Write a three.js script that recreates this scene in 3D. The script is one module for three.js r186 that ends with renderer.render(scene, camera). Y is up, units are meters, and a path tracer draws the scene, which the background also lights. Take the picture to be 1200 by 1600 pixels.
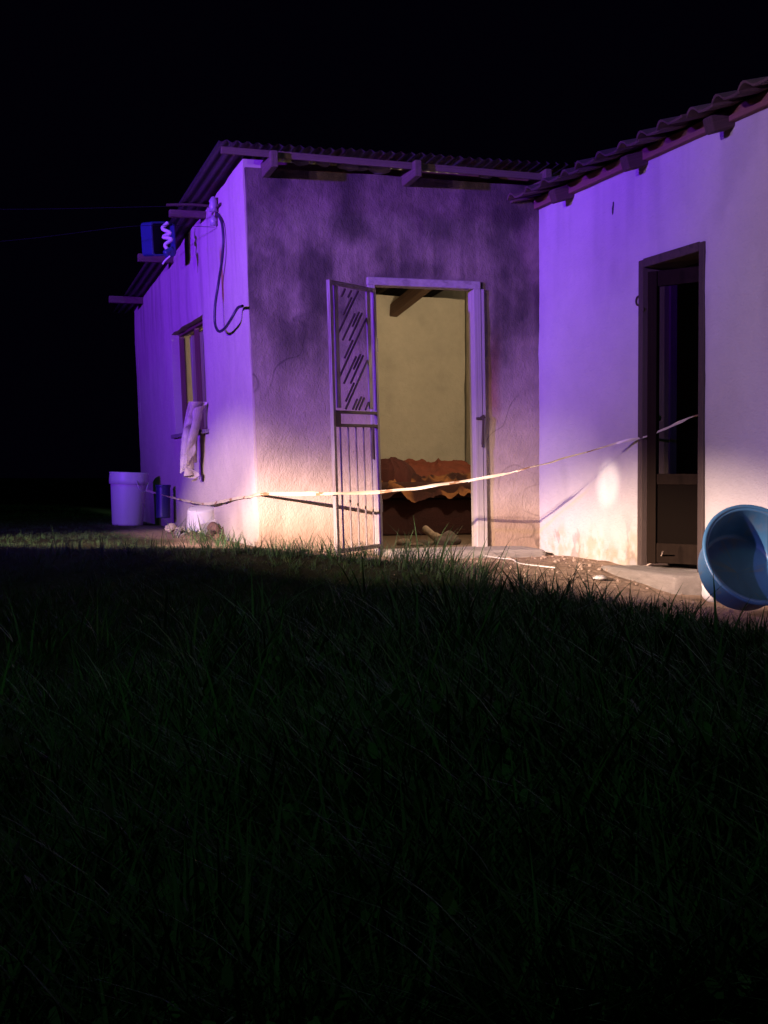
import * as THREE from 'three';
import { mergeGeometries, toCreasedNormals } from 'three/addons/utils/BufferGeometryUtils.js';
import { RoundedBoxGeometry } from 'three/addons/geometries/RoundedBoxGeometry.js';

// ---------------------------------------------------------------- camera, sky, light, exposure
// World: x runs right along the front of the small house, z comes out of its front wall, the origin is its near left corner.
const scene = new THREE.Scene();
const YAW = THREE.MathUtils.degToRad(17.1), PITCH = THREE.MathUtils.degToRad(1.42), F = 2260;
const EYE = new THREE.Vector3(-2.245, 0.6, 10.41);
const camera = new THREE.PerspectiveCamera(2 * Math.atan(800 / F) * 180 / Math.PI, 768 / 1024, 0.1, 900);
camera.position.copy(EYE);
camera.rotation.order = 'YXZ';
camera.rotation.set(-PITCH, -YAW, 0);
const renderer = new THREE.WebGLRenderer({ antialias: true });
renderer.setSize(768, 1024);
renderer.toneMapping = THREE.LinearToneMapping;
renderer.toneMappingExposure = 1;
renderer.shadowMap.enabled = true;

{ // night sky, the same in every direction save for a little more blue overhead
  const W = 16, H = 8, d = new Float32Array(W * H * 4);
  for (let j = 0; j < H; j++) for (let i = 0; i < W; i++) {
    const up = Math.max(0, (j + 0.5) / H * 2 - 1), k = (j * W + i) * 4;
    d[k] = 0.00035 + 0.0002 * up; d[k + 1] = 0.0002 + 0.0001 * up; d[k + 2] = 0.0013 + 0.0008 * up; d[k + 3] = 1;
  }
  const t = new THREE.DataTexture(d, W, H, THREE.RGBAFormat, THREE.FloatType);
  t.mapping = THREE.EquirectangularReflectionMapping; t.magFilter = THREE.LinearFilter; t.needsUpdate = true;
  scene.background = t; scene.environment = t;
}
function sunLight(color, intensity, from) {
  const l = new THREE.DirectionalLight(color, intensity);
  l.position.set(...from); l.target.position.set(0, 0, 4); l.castShadow = true; l.shadow.radius = 8;
  Object.assign(l.shadow.camera, { left: -15, right: 15, top: 15, bottom: -15, far: 80 });
  scene.add(l, l.target);
}
sunLight(new THREE.Color().setRGB(0.36, 1.0, 0.5), 0.14, [-7, 24, 22]);      // the moon, high behind the camera
const LAMP = new THREE.Vector3(-8.4, 3.0, 8.0);                              // the parked vehicle's lamps, up on the road to the left of the camera
function beam(color, intensity, from, to, degrees, penumbra, radius) {
  const l = new THREE.SpotLight(new THREE.Color().setRGB(...color), intensity, 0, THREE.MathUtils.degToRad(degrees), penumbra, 2);
  l.position.set(...from); l.target.position.set(...to); l.castShadow = true; l.shadow.radius = radius;
  scene.add(l, l.target);
}
const lampA = [LAMP.x - 0.35, LAMP.y, LAMP.z - 0.4], lampB = [LAMP.x + 0.35, LAMP.y, LAMP.z + 0.4];
// a beam whose upper edge stands at the height `top` on the spot (x, z)
function lowBeam(color, intensity, from, [x, top, z], degrees, penumbra) {
  const dx = x - from[0], dz = z - from[2], r = Math.hypot(dx, dz), e = Math.atan2(top - from[1], r) - THREE.MathUtils.degToRad(degrees);
  beam(color, intensity, from, [from[0] + dx / r * Math.cos(e), from[1] + Math.sin(e), from[2] + dz / r * Math.cos(e)], degrees, penumbra, 2.4);
}
const WARM = [1, 0.72, 0.53];
lowBeam(WARM, 830, lampA, [-0.05, 1.2, -1.3], 12, 0.22);
lowBeam([1, 0.72, 0.58], 360, lampB, [1.95, 1.28, 0.0], 7.5, 0.4);
lowBeam([1, 0.7, 0.54], 1650, lampA, [2.0, 0.86, 1.0], 34, 0.085);
beam([1, 0.85, 0.7], 900, lampB, [2.22, 0.54, 1.22], 0.85, 1, 1.2);
beam([0.8, 0.47, 0.9], 62, lampB, [2.2, 1.5, 1.5], 34, 0.6, 2);
beam([1, 0.64, 0.56], 130, lampA, [0.9, 1.0, 0], 13, 1, 2);
beam([0.6, 0.38, 1], 225, lampB, [2.2, 1.5, 4.0], 13, 0.95, 2);            // stray light over the cut-off
{ // blue roof light of a second vehicle further along the road, tilted a little up
  const f = [LAMP.x - 2.0, LAMP.y, LAMP.z - 2.4], a = THREE.MathUtils.degToRad(56), e = THREE.MathUtils.degToRad(9);
  beam([0.17, 0.022, 1], 1500, f, [f[0] + 10 * Math.sin(a) * Math.cos(e), f[1] + 10 * Math.sin(e), f[2] - 10 * Math.cos(a) * Math.cos(e)], 28, 0.85, 6);
}

// ---------------------------------------------------------------- helpers
let seed = 12345;
const rnd = () => { seed = (seed * 1664525 + 1013904223) >>> 0; return seed / 4294967296; };
const rr = (a, b) => a + (b - a) * rnd();
const lerp = THREE.MathUtils.lerp, clamp = THREE.MathUtils.clamp;
const sstep = (a, b, x) => { const t = clamp((x - a) / (b - a), 0, 1); return t * t * (3 - 2 * t); };
function hash(x, y, z) { let h = Math.imul(x, 374761393) ^ Math.imul(y, 668265263) ^ Math.imul(z, 2147483647 - 97); h = Math.imul(h ^ (h >>> 13), 1274126177); return ((h ^ (h >>> 16)) >>> 0) / 4294967296; }
function noise(x, y, z = 0) {
  const ix = Math.floor(x), iy = Math.floor(y), iz = Math.floor(z), s = (t) => t * t * (3 - 2 * t), u = s(x - ix), v = s(y - iy), w = s(z - iz);
  const p = (k) => lerp(lerp(hash(ix, iy, iz + k), hash(ix + 1, iy, iz + k), u), lerp(hash(ix, iy + 1, iz + k), hash(ix + 1, iy + 1, iz + k), u), v);
  return w === 0 ? p(0) : lerp(p(0), p(1), w);
}
function fbm(x, y, o = 4, z = 0) { let a = 0.5, s = 0, n = 0; for (let i = 0; i < o; i++) { s += a * noise(x, y, z); n += a; a *= 0.5; x = x * 2.03 + 17.3; y = y * 2.03 + 5.1; } return s / n; }
const lin = (r, g, b) => new THREE.Color().setRGB(r, g, b);

function tex(W, H, f, srgb = true) {                  // f(u, v) gives a colour (linear 0..1) or a height
  const d = new Uint8Array(W * H * 4), g = (c) => srgb ? (c <= 0.0031308 ? c * 12.92 : 1.055 * Math.pow(c, 1 / 2.4) - 0.055) : c;
  for (let j = 0; j < H; j++) for (let i = 0; i < W; i++) {
    const c = f((i + 0.5) / W, (j + 0.5) / H), k = (j * W + i) * 4;
    if (typeof c === 'number') d[k] = d[k + 1] = d[k + 2] = clamp(c, 0, 1) * 255;
    else for (let q = 0; q < 3; q++) d[k + q] = clamp(g(clamp(c[q], 0, 1)), 0, 1) * 255;
    d[k + 3] = 255;
  }
  const t = new THREE.DataTexture(d, W, H);
  t.magFilter = THREE.LinearFilter; t.wrapS = t.wrapT = THREE.RepeatWrapping; if (srgb) t.colorSpace = THREE.SRGBColorSpace; t.needsUpdate = true;
  return t;
}
const mat = (r, g, b, rough = 0.85, more = {}) => new THREE.MeshStandardMaterial({ color: lin(r, g, b), roughness: rough, side: THREE.DoubleSide, ...more });

const used = {};
function numbered(n) { const k = used[n] = (used[n] ?? -1) + 1; return k ? n + '_' + String(k).padStart(3, '0') : n; }
function merge(list) {
  const l = [].concat(list).map((g) => {
    const q = g.index ? g.toNonIndexed() : g.clone();
    for (const n of Object.keys(q.attributes)) if (!['position', 'normal', 'uv', 'color'].includes(n)) q.deleteAttribute(n);
    if (!q.attributes.uv) q.setAttribute('uv', new THREE.BufferAttribute(new Float32Array(q.attributes.position.count * 2), 2));
    return q;
  });
  return l.length > 1 ? mergeGeometries(l) : l[0];
}
function mesh(name, geos, m, parent) {
  const o = new THREE.Mesh(merge(geos), m);
  o.castShadow = o.receiveShadow = true;
  o.name = parent ? name : numbered(name);
  (parent ?? scene).add(o);
  return o;
}
function tag(o, label, category, group) { o.userData.label = label; o.userData.category = category; if (group) o.userData.group = group; return o; }
function thing(name, label, category, at = [0, 0, 0], turn = 0, group) { const g = new THREE.Group(); g.name = numbered(name); g.position.set(...at); g.rotation.y = turn; scene.add(g); return tag(g, label, category, group); }
function placed(g, [x, y, z], [rx, ry, rz] = [0, 0, 0]) { g.applyMatrix4(new THREE.Matrix4().compose(new THREE.Vector3(x, y, z), new THREE.Quaternion().setFromEuler(new THREE.Euler(rx, ry, rz)), new THREE.Vector3(1, 1, 1))); return g; }
const box = (w, h, d, at, turn, r) => placed(new RoundedBoxGeometry(w, h, d, 1, r ?? Math.min(w, h, d) * 0.12), at, turn);
function tube(points, r, seg = 24, sides = 8) { return new THREE.TubeGeometry(new THREE.CatmullRomCurve3(points.map((p) => new THREE.Vector3(...p)), false, 'centripetal'), seg, r, sides); }
function bar(a, b, w, d, up = [0, 0, 1]) {              // a square bar from a to b
  const A = new THREE.Vector3(...a), B = new THREE.Vector3(...b), y = B.clone().sub(A), L = y.length(); y.normalize();
  const x = new THREE.Vector3().crossVectors(y, new THREE.Vector3(...up)).normalize(), z = new THREE.Vector3().crossVectors(x, y);
  return new RoundedBoxGeometry(w, L, d, 1, Math.min(w, d) * 0.15).applyMatrix4(new THREE.Matrix4().makeBasis(x, y, z).setPosition(A.add(B).multiplyScalar(0.5)));
}
function jitter(g, amount, freq, s = 0) {               // roughens a shape by noise along its normals
  const q = g.index ? g : g, p = q.attributes.position, n = q.attributes.normal;
  for (let i = 0; i < p.count; i++) {
    const k = (fbm(p.getX(i) * freq + s, p.getY(i) * freq + p.getZ(i) * freq * 0.7, 3, p.getZ(i) * freq) - 0.5) * 2 * amount;
    p.setXYZ(i, p.getX(i) + n.getX(i) * k, p.getY(i) + n.getY(i) * k, p.getZ(i) + n.getZ(i) * k);
  }
  q.computeVertexNormals();
  return q;
}
// where a line of sight of the survey photograph meets a given depth or wall plane
const sight = (px, py) => {
  const a = (px - 600) / F, b = (800 - py) / F, f = Math.cos(PITCH) + b * Math.sin(PITCH), X = a / f, Y = (b * Math.cos(PITCH) - Math.sin(PITCH)) / f, c = Math.cos(YAW), s = Math.sin(YAW);
  return [c * X + s, Y, s * X - c];
};
const along = (d, t) => [EYE.x + d[0] * t, EYE.y + d[1] * t, EYE.z + d[2] * t];
const at = (px, py, D) => along(sight(px, py), D);
const onX = (px, py, x) => { const d = sight(px, py); return along(d, (x - EYE.x) / d[0]); };
const onZ = (px, py, z) => { const d = sight(px, py); return along(d, (z - EYE.z) / d[2]); };
const add = (p, x, y, z) => [p[0] + x, p[1] + y, p[2] + z];

// ---------------------------------------------------------------- ground
const EDGE = [[-900, -30], [-30, -9], [-6, -3.2], [-1.9, -0.5], [-1.4, 0.2], [-0.2, 0.75], [0.3, 0.88], [0.8, 1.42], [0.93, 2.75], [0.97, 4.25], [1.0, 9]];
const FLAT = [...EDGE, [900, 9], [900, -900], [-900, -900]];
function inside(poly, x, z) { let c = false; for (let i = 0, j = poly.length - 1; i < poly.length; j = i++) { const [a, b] = poly[i], [e, f] = poly[j]; if ((b > z) !== (f > z) && x < (e - a) * (z - b) / (f - b) + a) c = !c; } return c; }
function edgeDistance(x, z) {
  let m = 1e9;
  for (let i = 1; i < EDGE.length; i++) { const [a, b] = EDGE[i - 1], [e, f] = EDGE[i], t = clamp(((x - a) * (e - a) + (z - b) * (f - b)) / ((e - a) ** 2 + (f - b) ** 2), 0, 1); m = Math.min(m, Math.hypot(x - a - t * (e - a), z - b - t * (f - b))); }
  return inside(FLAT, x, z) ? -m : m;                  // positive out on the grass slope
}
function dirtAmount(x, z) {                             // bare earth along the walls
  const e = edgeDistance(x, z) + (fbm(x * 2.5, z * 2.5, 3) - 0.5) * 0.3;
  const yard = sstep(0.08, -0.1, e) * sstep(-0.25, 0.15, x) * sstep(16, 10, Math.hypot(x, z));
  const strip = sstep(0.75, 0.35, -0.05 - x + (fbm(x * 2, z * 2, 2) - 0.5) * 0.5) * sstep(0.6, 0.2, z) * sstep(-5.5, -3.5, z) * (x < 0.1 ? 1 : 0);
  return Math.max(yard, strip);
}
function groundHeight(x, z) {
  const e = Math.max(0, edgeDistance(x, z));
  let h = 0.085 * sstep(1.3, -0.3, x) - 0.13 * sstep(1.2, 3.2, z) * sstep(0.2, 1.2, x);
  h -= 1.02 * (1 - Math.exp(-e / 3.6)) * sstep(0, 0.7, e);
  const ax = x - LAMP.x, az = z - LAMP.z, r = Math.hypot(ax, az), turn = Math.atan2(ax, -az) * 180 / Math.PI;
  const slope = lerp(lerp(0.282, 0.27, sstep(40.5, 44.5, turn)), 0.3, sstep(47, 53, turn));
  const crest = Math.min(3 - 3 * slope, 2.25);
  h = lerp(h, lerp(2.15, crest, sstep(1.5, 3, r)), sstep(5.6, 3.2, r));    // the road the vehicle stands on
  const far = sstep(20, 60, Math.hypot(x, z));
  h += (fbm(x * 1.7, z * 1.7, 4) - 0.5) * 0.05 * (1 - far) * (x > -0.2 && x < 3.2 && z < 0.35 && z > -8 ? 0.3 : 1);
  return h;
}
{
  const N = 330, pos = [], col = [], uv = [], idx = [];
  const spread = (t) => 7.5 * t + 420 * Math.pow(Math.abs(t), 9) * Math.sign(t);
  for (let j = 0; j <= N; j++) for (let i = 0; i <= N; i++) {
    const x = -0.8 + spread(i / N * 2 - 1), z = 4 + spread(j / N * 2 - 1), d = dirtAmount(x, z), n = fbm(x * 4, z * 4, 4), n2 = fbm(x * 19, z * 19, 2);
    const hidden = x > 0.06 && x < 12 && z < -0.06 && z > -6.7;
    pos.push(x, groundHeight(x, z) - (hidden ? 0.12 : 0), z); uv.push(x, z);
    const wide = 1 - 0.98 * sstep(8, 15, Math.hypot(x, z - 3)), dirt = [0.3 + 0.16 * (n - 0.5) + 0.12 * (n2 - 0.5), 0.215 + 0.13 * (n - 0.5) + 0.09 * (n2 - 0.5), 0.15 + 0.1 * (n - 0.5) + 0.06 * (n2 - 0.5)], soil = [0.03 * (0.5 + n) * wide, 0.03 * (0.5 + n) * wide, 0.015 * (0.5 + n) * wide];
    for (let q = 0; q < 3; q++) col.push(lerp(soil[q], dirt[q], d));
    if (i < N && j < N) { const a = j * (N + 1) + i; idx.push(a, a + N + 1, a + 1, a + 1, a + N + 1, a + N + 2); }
  }
  const g = new THREE.BufferGeometry();
  g.setAttribute('position', new THREE.Float32BufferAttribute(pos, 3)); g.setAttribute('color', new THREE.Float32BufferAttribute(col, 3)); g.setAttribute('uv', new THREE.Float32BufferAttribute(uv, 2));
  g.setIndex(idx); g.computeVertexNormals();
  const bump = tex(512, 512, (u, v) => { const w = (x, y) => fbm(x * 24, y * 24, 4); const a = w(u, v), b = w(u - 1, v), c = w(u, v - 1), e = w(u - 1, v - 1); return lerp(lerp(a, b, u), lerp(c, e, u), v); }, false);
  const o = new THREE.Mesh(g, new THREE.MeshPhysicalMaterial({ vertexColors: true, roughness: 0.97, specularIntensity: 0.1, bumpMap: bump, bumpScale: 0.025 }));
  o.name = 'ground'; o.receiveShadow = true; o.userData.kind = 'structure'; o.userData.label = 'bare earth yard along the houses and the slope below it'; scene.add(o);
}

// ---------------------------------------------------------------- wall building
// A wall with thickness and real openings: u runs along U from the point O, y is up, N points out. Surfaces and edges are uneven like hand-laid plaster.
function wallGeometry({ O, U, N, length, height, thick = 0.18, holes = [], top, rough = 0.008, lean, base }) {
  const cuts = (a, b, step, marks) => { const s = new Set([a, b, ...marks.filter((m) => m > a && m < b)].map((v) => +v.toFixed(4))); for (let v = a + step; v < b; v += step) if ([...s].every((m) => Math.abs(m - v) > step * 0.4)) s.add(+v.toFixed(4)); return [...s].sort((p, q) => p - q); };
  const y0 = base ?? -0.25, us = cuts(0, length, 0.07, holes.flatMap((h) => [h[0], h[1]])), vs = cuts(y0, height, 0.07, holes.flatMap((h) => [h[2], h[3]]));
  const solid = (i, j) => i >= 0 && j >= 0 && i < us.length - 1 && j < vs.length - 1 && !holes.some((h) => { const u = (us[i] + us[i + 1]) / 2, v = (vs[j] + vs[j + 1]) / 2; return u > h[0] && u < h[1] && v > h[2] && v < h[3]; });
  const P = (i, j, back) => {
    let u = us[i], v = vs[j];
    const onEdge = !(solid(i, j) && solid(i - 1, j) && solid(i, j - 1) && solid(i - 1, j - 1));
    const wob = onEdge ? 0.012 : 0, a = (fbm(u * 3 + O[0], v * 3 + O[2] * 3, 3) - 0.5) * 2 * wob, b = (fbm(u * 4 + 9, v * 4, 3) - 0.5) * 2 * wob;
    let y = v + b;
    if (top && v > 1.9) y = 1.9 + (v - 1.9) * (top(u) - 1.9) / (height - 1.9) + b;
    const d = back ? -thick : ((fbm(u * 1.3 + O[0] * 7, v * 1.3, 3) - 0.5) * 2 * rough * 1.5 + (fbm(u * 7, v * 7 + O[2], 2) - 0.5) * rough) - (onEdge ? 0.006 : 0);
    let x = O[0] + U[0] * (u + a) + N[0] * d, z = O[2] + U[2] * (u + a) + N[2] * d;
    if (lean) x += lean(x, y);
    return [x, y, z, u / length, (v - y0) / (height - y0)];
  };
  const pos = [], uv = [];
  const quad = (a, b, c, d) => { for (const p of [a, b, c, a, c, d]) { pos.push(p[0], p[1], p[2]); uv.push(p[3], p[4]); } };
  for (let j = 0; j < vs.length - 1; j++) for (let i = 0; i < us.length - 1; i++) {
    if (!solid(i, j)) continue;
    quad(P(i, j), P(i + 1, j), P(i + 1, j + 1), P(i, j + 1));
    quad(P(i, j, 1), P(i, j + 1, 1), P(i + 1, j + 1, 1), P(i + 1, j, 1));
    if (!solid(i - 1, j)) quad(P(i, j), P(i, j + 1), P(i, j + 1, 1), P(i, j, 1));
    if (!solid(i + 1, j)) quad(P(i + 1, j + 1), P(i + 1, j), P(i + 1, j, 1), P(i + 1, j + 1, 1));
    if (!solid(i, j - 1)) quad(P(i + 1, j), P(i, j), P(i, j, 1), P(i + 1, j, 1));
    if (!solid(i, j + 1)) quad(P(i, j + 1), P(i + 1, j + 1), P(i + 1, j + 1, 1), P(i, j + 1, 1));
  }
  const g = new THREE.BufferGeometry();
  g.setAttribute('position', new THREE.Float32BufferAttribute(pos, 3)); g.setAttribute('uv', new THREE.Float32BufferAttribute(uv, 2));
  return toCreasedNormals(g, 0.7);
}
const leanAt = (x, y) => -y * lerp(0.04, 0.012, clamp(x / 2.2, 0, 1));     // the small house leans a little to the left
const leaned = (g) => { const p = g.attributes.position; for (let i = 0; i < p.count; i++) p.setX(i, p.getX(i) + leanAt(p.getX(i), p.getY(i))); return g; };
const roofY = (z) => 2.94 + (z - 0.25) * 0.066;

// plaster: colour with wear of its own (rain streaks, splash-back, cracks), and a fine relief
const grain = tex(512, 512, (u, v) => 0.5 * fbm(u * 60, v * 60, 3) + 0.5 * fbm(u * 200, v * 200, 2), false);
grain.repeat.set(2, 2);
function plaster(W, H, f, bump) { return new THREE.MeshStandardMaterial({ map: tex(W, H, f), bumpMap: bump ?? grain, bumpScale: 0.006, roughness: 0.93 }); }
const frontPlaster = plaster(768, 1024, (u, v) => {      // v from -0.25 to 2.84 m
  const x = u * 2.3, y = -0.25 + v * 3.1, big = fbm(x * 2.2, y * 1.6, 4), fine = fbm(x * 14, y * 14, 3);
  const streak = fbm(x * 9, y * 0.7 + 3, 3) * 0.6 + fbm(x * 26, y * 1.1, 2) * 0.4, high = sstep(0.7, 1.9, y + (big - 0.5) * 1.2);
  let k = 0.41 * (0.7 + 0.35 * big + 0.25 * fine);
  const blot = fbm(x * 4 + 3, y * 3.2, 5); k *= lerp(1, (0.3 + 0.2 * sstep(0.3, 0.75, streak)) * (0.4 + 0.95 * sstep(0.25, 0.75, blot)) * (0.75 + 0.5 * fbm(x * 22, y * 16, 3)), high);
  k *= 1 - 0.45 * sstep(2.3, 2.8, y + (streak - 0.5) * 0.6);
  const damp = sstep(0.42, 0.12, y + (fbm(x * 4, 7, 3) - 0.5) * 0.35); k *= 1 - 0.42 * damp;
  const rust = sstep(0.09, 0.0, Math.abs(x - 1.86 + (fbm(y * 3, 2, 2) - 0.5) * 0.1)) * sstep(0.95, 1.2, y) * sstep(1.85, 1.5, y);
  const crack = sstep(0.012, 0.0, Math.abs(fbm(x * 2.3 + 5, y * 2.3, 3) - 0.5)) * sstep(0.55, 0.75, fbm(x * 1.2, y * 1.2 + 9, 2)); k *= 1 - 0.45 * crack;
  return [k * (1.06 + 0.06 * damp) * (1 - 0.1 * rust), k * (0.84 - 0.06 * damp) * (1 - 0.4 * rust), k * (0.64 - 0.1 * damp) * (1 - 0.5 * rust)];
});
const sidePlaster = plaster(1024, 512, (u, v) => {       // u = 0 at the near corner, 6.8 m long
  const x = u * 6.8, y = -0.25 + v * 3.15, big = fbm(x * 1.6, y * 1.6, 4), fine = fbm(x * 12, y * 12, 3), streak = fbm(x * 7, y * 0.6, 3);
  let k = 0.47 * (0.82 + 0.25 * big + 0.1 * fine) * (1 - 0.28 * sstep(0.45, 0.85, streak) * sstep(1.0, 2.6, y));
  const damp = sstep(0.4, 0.1, y + (fbm(x * 3, 4, 3) - 0.5) * 0.3); k *= 1 - 0.35 * damp;
  const q = Math.abs(x - 1.02 + (fbm(y * 4, 3, 2) - 0.5) * 0.08), stain = sstep(0.075, 0.02, q) * sstep(1.95, 2.05, y) * sstep(2.48, 2.35, y);
  return [k * (1 - 0.35 * stain), k * 0.87 * (1 - 0.5 * stain), k * 0.71 * (1 - 0.85 * stain)];
});
const rightPlaster = plaster(1024, 512, (u, v) => {
  const x = u * 7, y = -0.35 + v * 3.1, big = fbm(x * 1.2, y * 1.2, 4), fine = fbm(x * 10, y * 10, 3);
  let k = 0.45 * (0.88 + 0.18 * big + 0.07 * fine);
  const low = sstep(0.26, 0.08, y + (fbm(x * 5, 4, 3) - 0.5) * 0.3) * sstep(0.3, 0.7, fbm(x * 15, y * 15, 4)); k *= 1 - 0.12 * low; k *= 1 - 0.14 * sstep(0.5, 0.8, fbm(x * 6, y * 0.5 + 2, 3)) * sstep(1.6, 2.6, y); k *= 1 + 0.1 * (fbm(x * 3.3, y * 5, 4) - 0.5);
  const chip = sstep(0.6, 0.66, fbm(x * 6 + 2, y * 6, 4)) * sstep(0.42, 0.12, y); k *= 1 - 0.3 * chip;
  const smudge = sstep(0.62, 0.8, fbm(x * 2.4 + 3, y * 1.5, 3)); k *= 1 - 0.12 * smudge;
  return [k, k * (0.95 - 0.1 * low), k * (0.9 - 0.25 * low)];
});
const innerPlaster = plaster(512, 512, (u, v) => { const k = 0.45 * (0.85 + 0.2 * fbm(u * 8, v * 8, 4) + 0.1 * fbm(u * 60, v * 60, 2)) * (1 - 0.12 * sstep(0.55, 0.85, fbm(u * 13, v * 9 + 4, 4))); return [k, k * 0.9, k * 0.72]; });
const woodMap = (r, g, b) => tex(256, 256, (u, v) => { const k = 0.65 + 0.5 * fbm(u * 30, v * 2.5, 4) - 0.25 * sstep(0.6, 0.7, fbm(u * 9, v * 1.5 + 4, 3)); return [r * k, g * k, b * k]; });
const oldWood = new THREE.MeshStandardMaterial({ map: woodMap(0.13, 0.095, 0.065), roughness: 0.9, bumpMap: grain, bumpScale: 0.004 });
const darkWood = new THREE.MeshStandardMaterial({ map: woodMap(0.085, 0.05, 0.036), roughness: 0.85, bumpMap: grain, bumpScale: 0.004 });
const brownWood = new THREE.MeshStandardMaterial({ map: woodMap(0.16, 0.085, 0.05), roughness: 0.75, bumpMap: grain, bumpScale: 0.003 });
const sheetMetal = new THREE.MeshStandardMaterial({ map: tex(256, 256, (u, v) => { const r = sstep(0.45, 0.65, fbm(u * 7, v * 7, 4)), k = 0.75 + 0.4 * fbm(u * 30, v * 30, 3); return [lerp(0.06, 0.055, r) * k, lerp(0.058, 0.03, r) * k, lerp(0.055, 0.018, r) * k]; }), roughness: 0.6, metalness: 0.35, side: THREE.DoubleSide });
const concrete = new THREE.MeshStandardMaterial({ map: tex(256, 256, (u, v) => { const k = 0.3 * (0.7 + 0.5 * fbm(u * 9, v * 9, 4) + 0.2 * fbm(u * 50, v * 50, 2)); return [k, k * 0.88, k * 0.76]; }), roughness: 0.95, bumpMap: grain, bumpScale: 0.01 });
const gatePaint = new THREE.MeshStandardMaterial({ map: tex(256, 256, (u, v) => { const r = sstep(0.52, 0.66, fbm(u * 12, v * 12, 4)); return [lerp(0.22, 0.1, r), lerp(0.19, 0.055, r), lerp(0.17, 0.035, r)]; }), roughness: 0.6, metalness: 0.2 });
const rustIron = mat(0.06, 0.038, 0.03, 0.75, { metalness: 0.3 });
const white = mat(0.55, 0.53, 0.5, 0.5);
const black = mat(0.02, 0.02, 0.025, 0.6);

// ---------------------------------------------------------------- the small house
const small = thing('small_house', 'small plastered house with stained dark front wall, open doorway and low metal roof', 'house');
const DX0 = 0.941, DX1 = 1.70, DTOP = 2.03;
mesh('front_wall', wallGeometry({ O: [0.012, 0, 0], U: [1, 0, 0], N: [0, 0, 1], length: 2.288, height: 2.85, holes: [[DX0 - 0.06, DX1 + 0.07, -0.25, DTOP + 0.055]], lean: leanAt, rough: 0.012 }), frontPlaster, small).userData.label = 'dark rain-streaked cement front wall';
// left side wall: u runs away from the corner
const WZ0 = 1.9, WZ1 = 3.68, WY0 = 0.99, WY1 = 2.0;
mesh('side_wall', wallGeometry({ O: [0, 0, -0.04], U: [0, 0, -1], N: [-1, 0, 0], length: 6.3, height: 2.9, holes: [[WZ0, WZ1, WY0, WY1]], top: (u) => roofY(-u) - 0.005, lean: leanAt, thick: 0.2 }), sidePlaster, small).userData.label = 'pale plastered side wall with one window';
mesh('back_wall', wallGeometry({ O: [3.3, 0, -6.3], U: [-1, 0, 0], N: [0, 0, -1], length: 3.3, height: 2.35, lean: leanAt }), innerPlaster, small);
const RX = 3.02, RZ = -3.82;
mesh('inner_wall', [wallGeometry({ O: [0.21, 0, RZ], U: [1, 0, 0], N: [0, 0, 1], length: RX - 0.21, height: 2.45, thick: 0.12 }), wallGeometry({ O: [RX, 0, RZ], U: [0, 0, 1], N: [-1, 0, 0], length: 3.6, height: 2.72, thick: 0.12 }), wallGeometry({ O: [2.3, 0, -0.14], U: [1, 0, 0], N: [0, 0, 1], length: 0.8, height: 2.75, thick: 0.1 }), box(0.1, 2.9, 2.95, [3.1, 1.35, -5.3])], innerPlaster, small);
mesh('floor', box(3.0, 0.12, 6.5, [1.66, -0.01, -3.4]), mat(0.09, 0.05, 0.03, 0.9), small);
mesh('doorstep', [jitter(placed(new RoundedBoxGeometry(1.25, 0.16, 0.5, 6, 0.05), [1.5, -0.03, 0.16], [0, 0.04, 0]), 0.02, 6)], concrete, small);
// roof: three rows of corrugated sheets, purlins that poke out past the side wall, rafters along the slope
function corrugated(x0, x1, z0, z1, lift) {
  const nx = Math.round((x1 - x0) / 0.0127), pos = [], idx = [], uv = [];
  for (let k = 0; k < 2; k++) for (let j = 0; j <= 1; j++) for (let i = 0; i <= nx; i++) {
    const x = lerp(x0, x1, i / nx), z = lerp(z0, z1, j), ragged = (noise(x * 5, j * 9) - 0.5) * 0.03;
    pos.push(x, roofY(z) + lift + 0.009 * Math.sin(x / 0.076 * Math.PI * 2) + (noise(x * 1.4, z * 2) - 0.5) * 0.02 - k * 0.0012, z + ragged); uv.push(x, z);
  }
  const row = nx + 1;
  for (let k = 0; k < 2; k++) for (let i = 0; i < nx; i++) { const a = k * 2 * row + i; idx.push(a, a + 1, a + row, a + 1, a + row + 1, a + row); }
  const g = new THREE.BufferGeometry(); g.setAttribute('position', new THREE.Float32BufferAttribute(pos, 3)); g.setAttribute('uv', new THREE.Float32BufferAttribute(uv, 2)); g.setIndex(idx); g.computeVertexNormals();
  return g;
}
const rows = [[0.27, -1.66, 0.03], [-1.52, -3.42, 0.015], [-3.28, -6.5, 0]];
rows.forEach(([z0, z1, l], r) => { for (let k = 0; k < 4; k++) mesh('roof_sheet', corrugated(-0.34 + r * 0.02 + k * 0.9 + (k ? 0 : -0.01 * r), -0.34 + k * 0.9 + 0.96, z0 + (noise(k * 3.3, r * 7.1) - 0.5) * 0.03, z1, l + (k % 2) * 0.006), sheetMetal, small); });
for (const [z, out, w] of [[-1.6, 0.23, 0.06], [-3.35, 0.26, 0.075], [-5.5, 0.29, 0.075]]) mesh('purlin', box(3.6 + out, w, 0.06, [1.6 - out / 2 + 0.02, roofY(z) - 0.045, z]), oldWood, small);
for (const x of [0.16, 1.2, 2.2]) mesh('rafter', bar([x + leanAt(x, 2.85), roofY(0.3) - 0.085, 0.3], [x + leanAt(x, 2.85), roofY(-6.3) - 0.085, -6.3], 0.055, 0.12, [0, 1, 0]), oldWood, small);
mesh('fascia_board', bar([-0.32, roofY(0.22) - 0.03, 0.225], [2.35, roofY(0.22) - 0.075, 0.225], 0.05, 0.025), oldWood, small);
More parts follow.
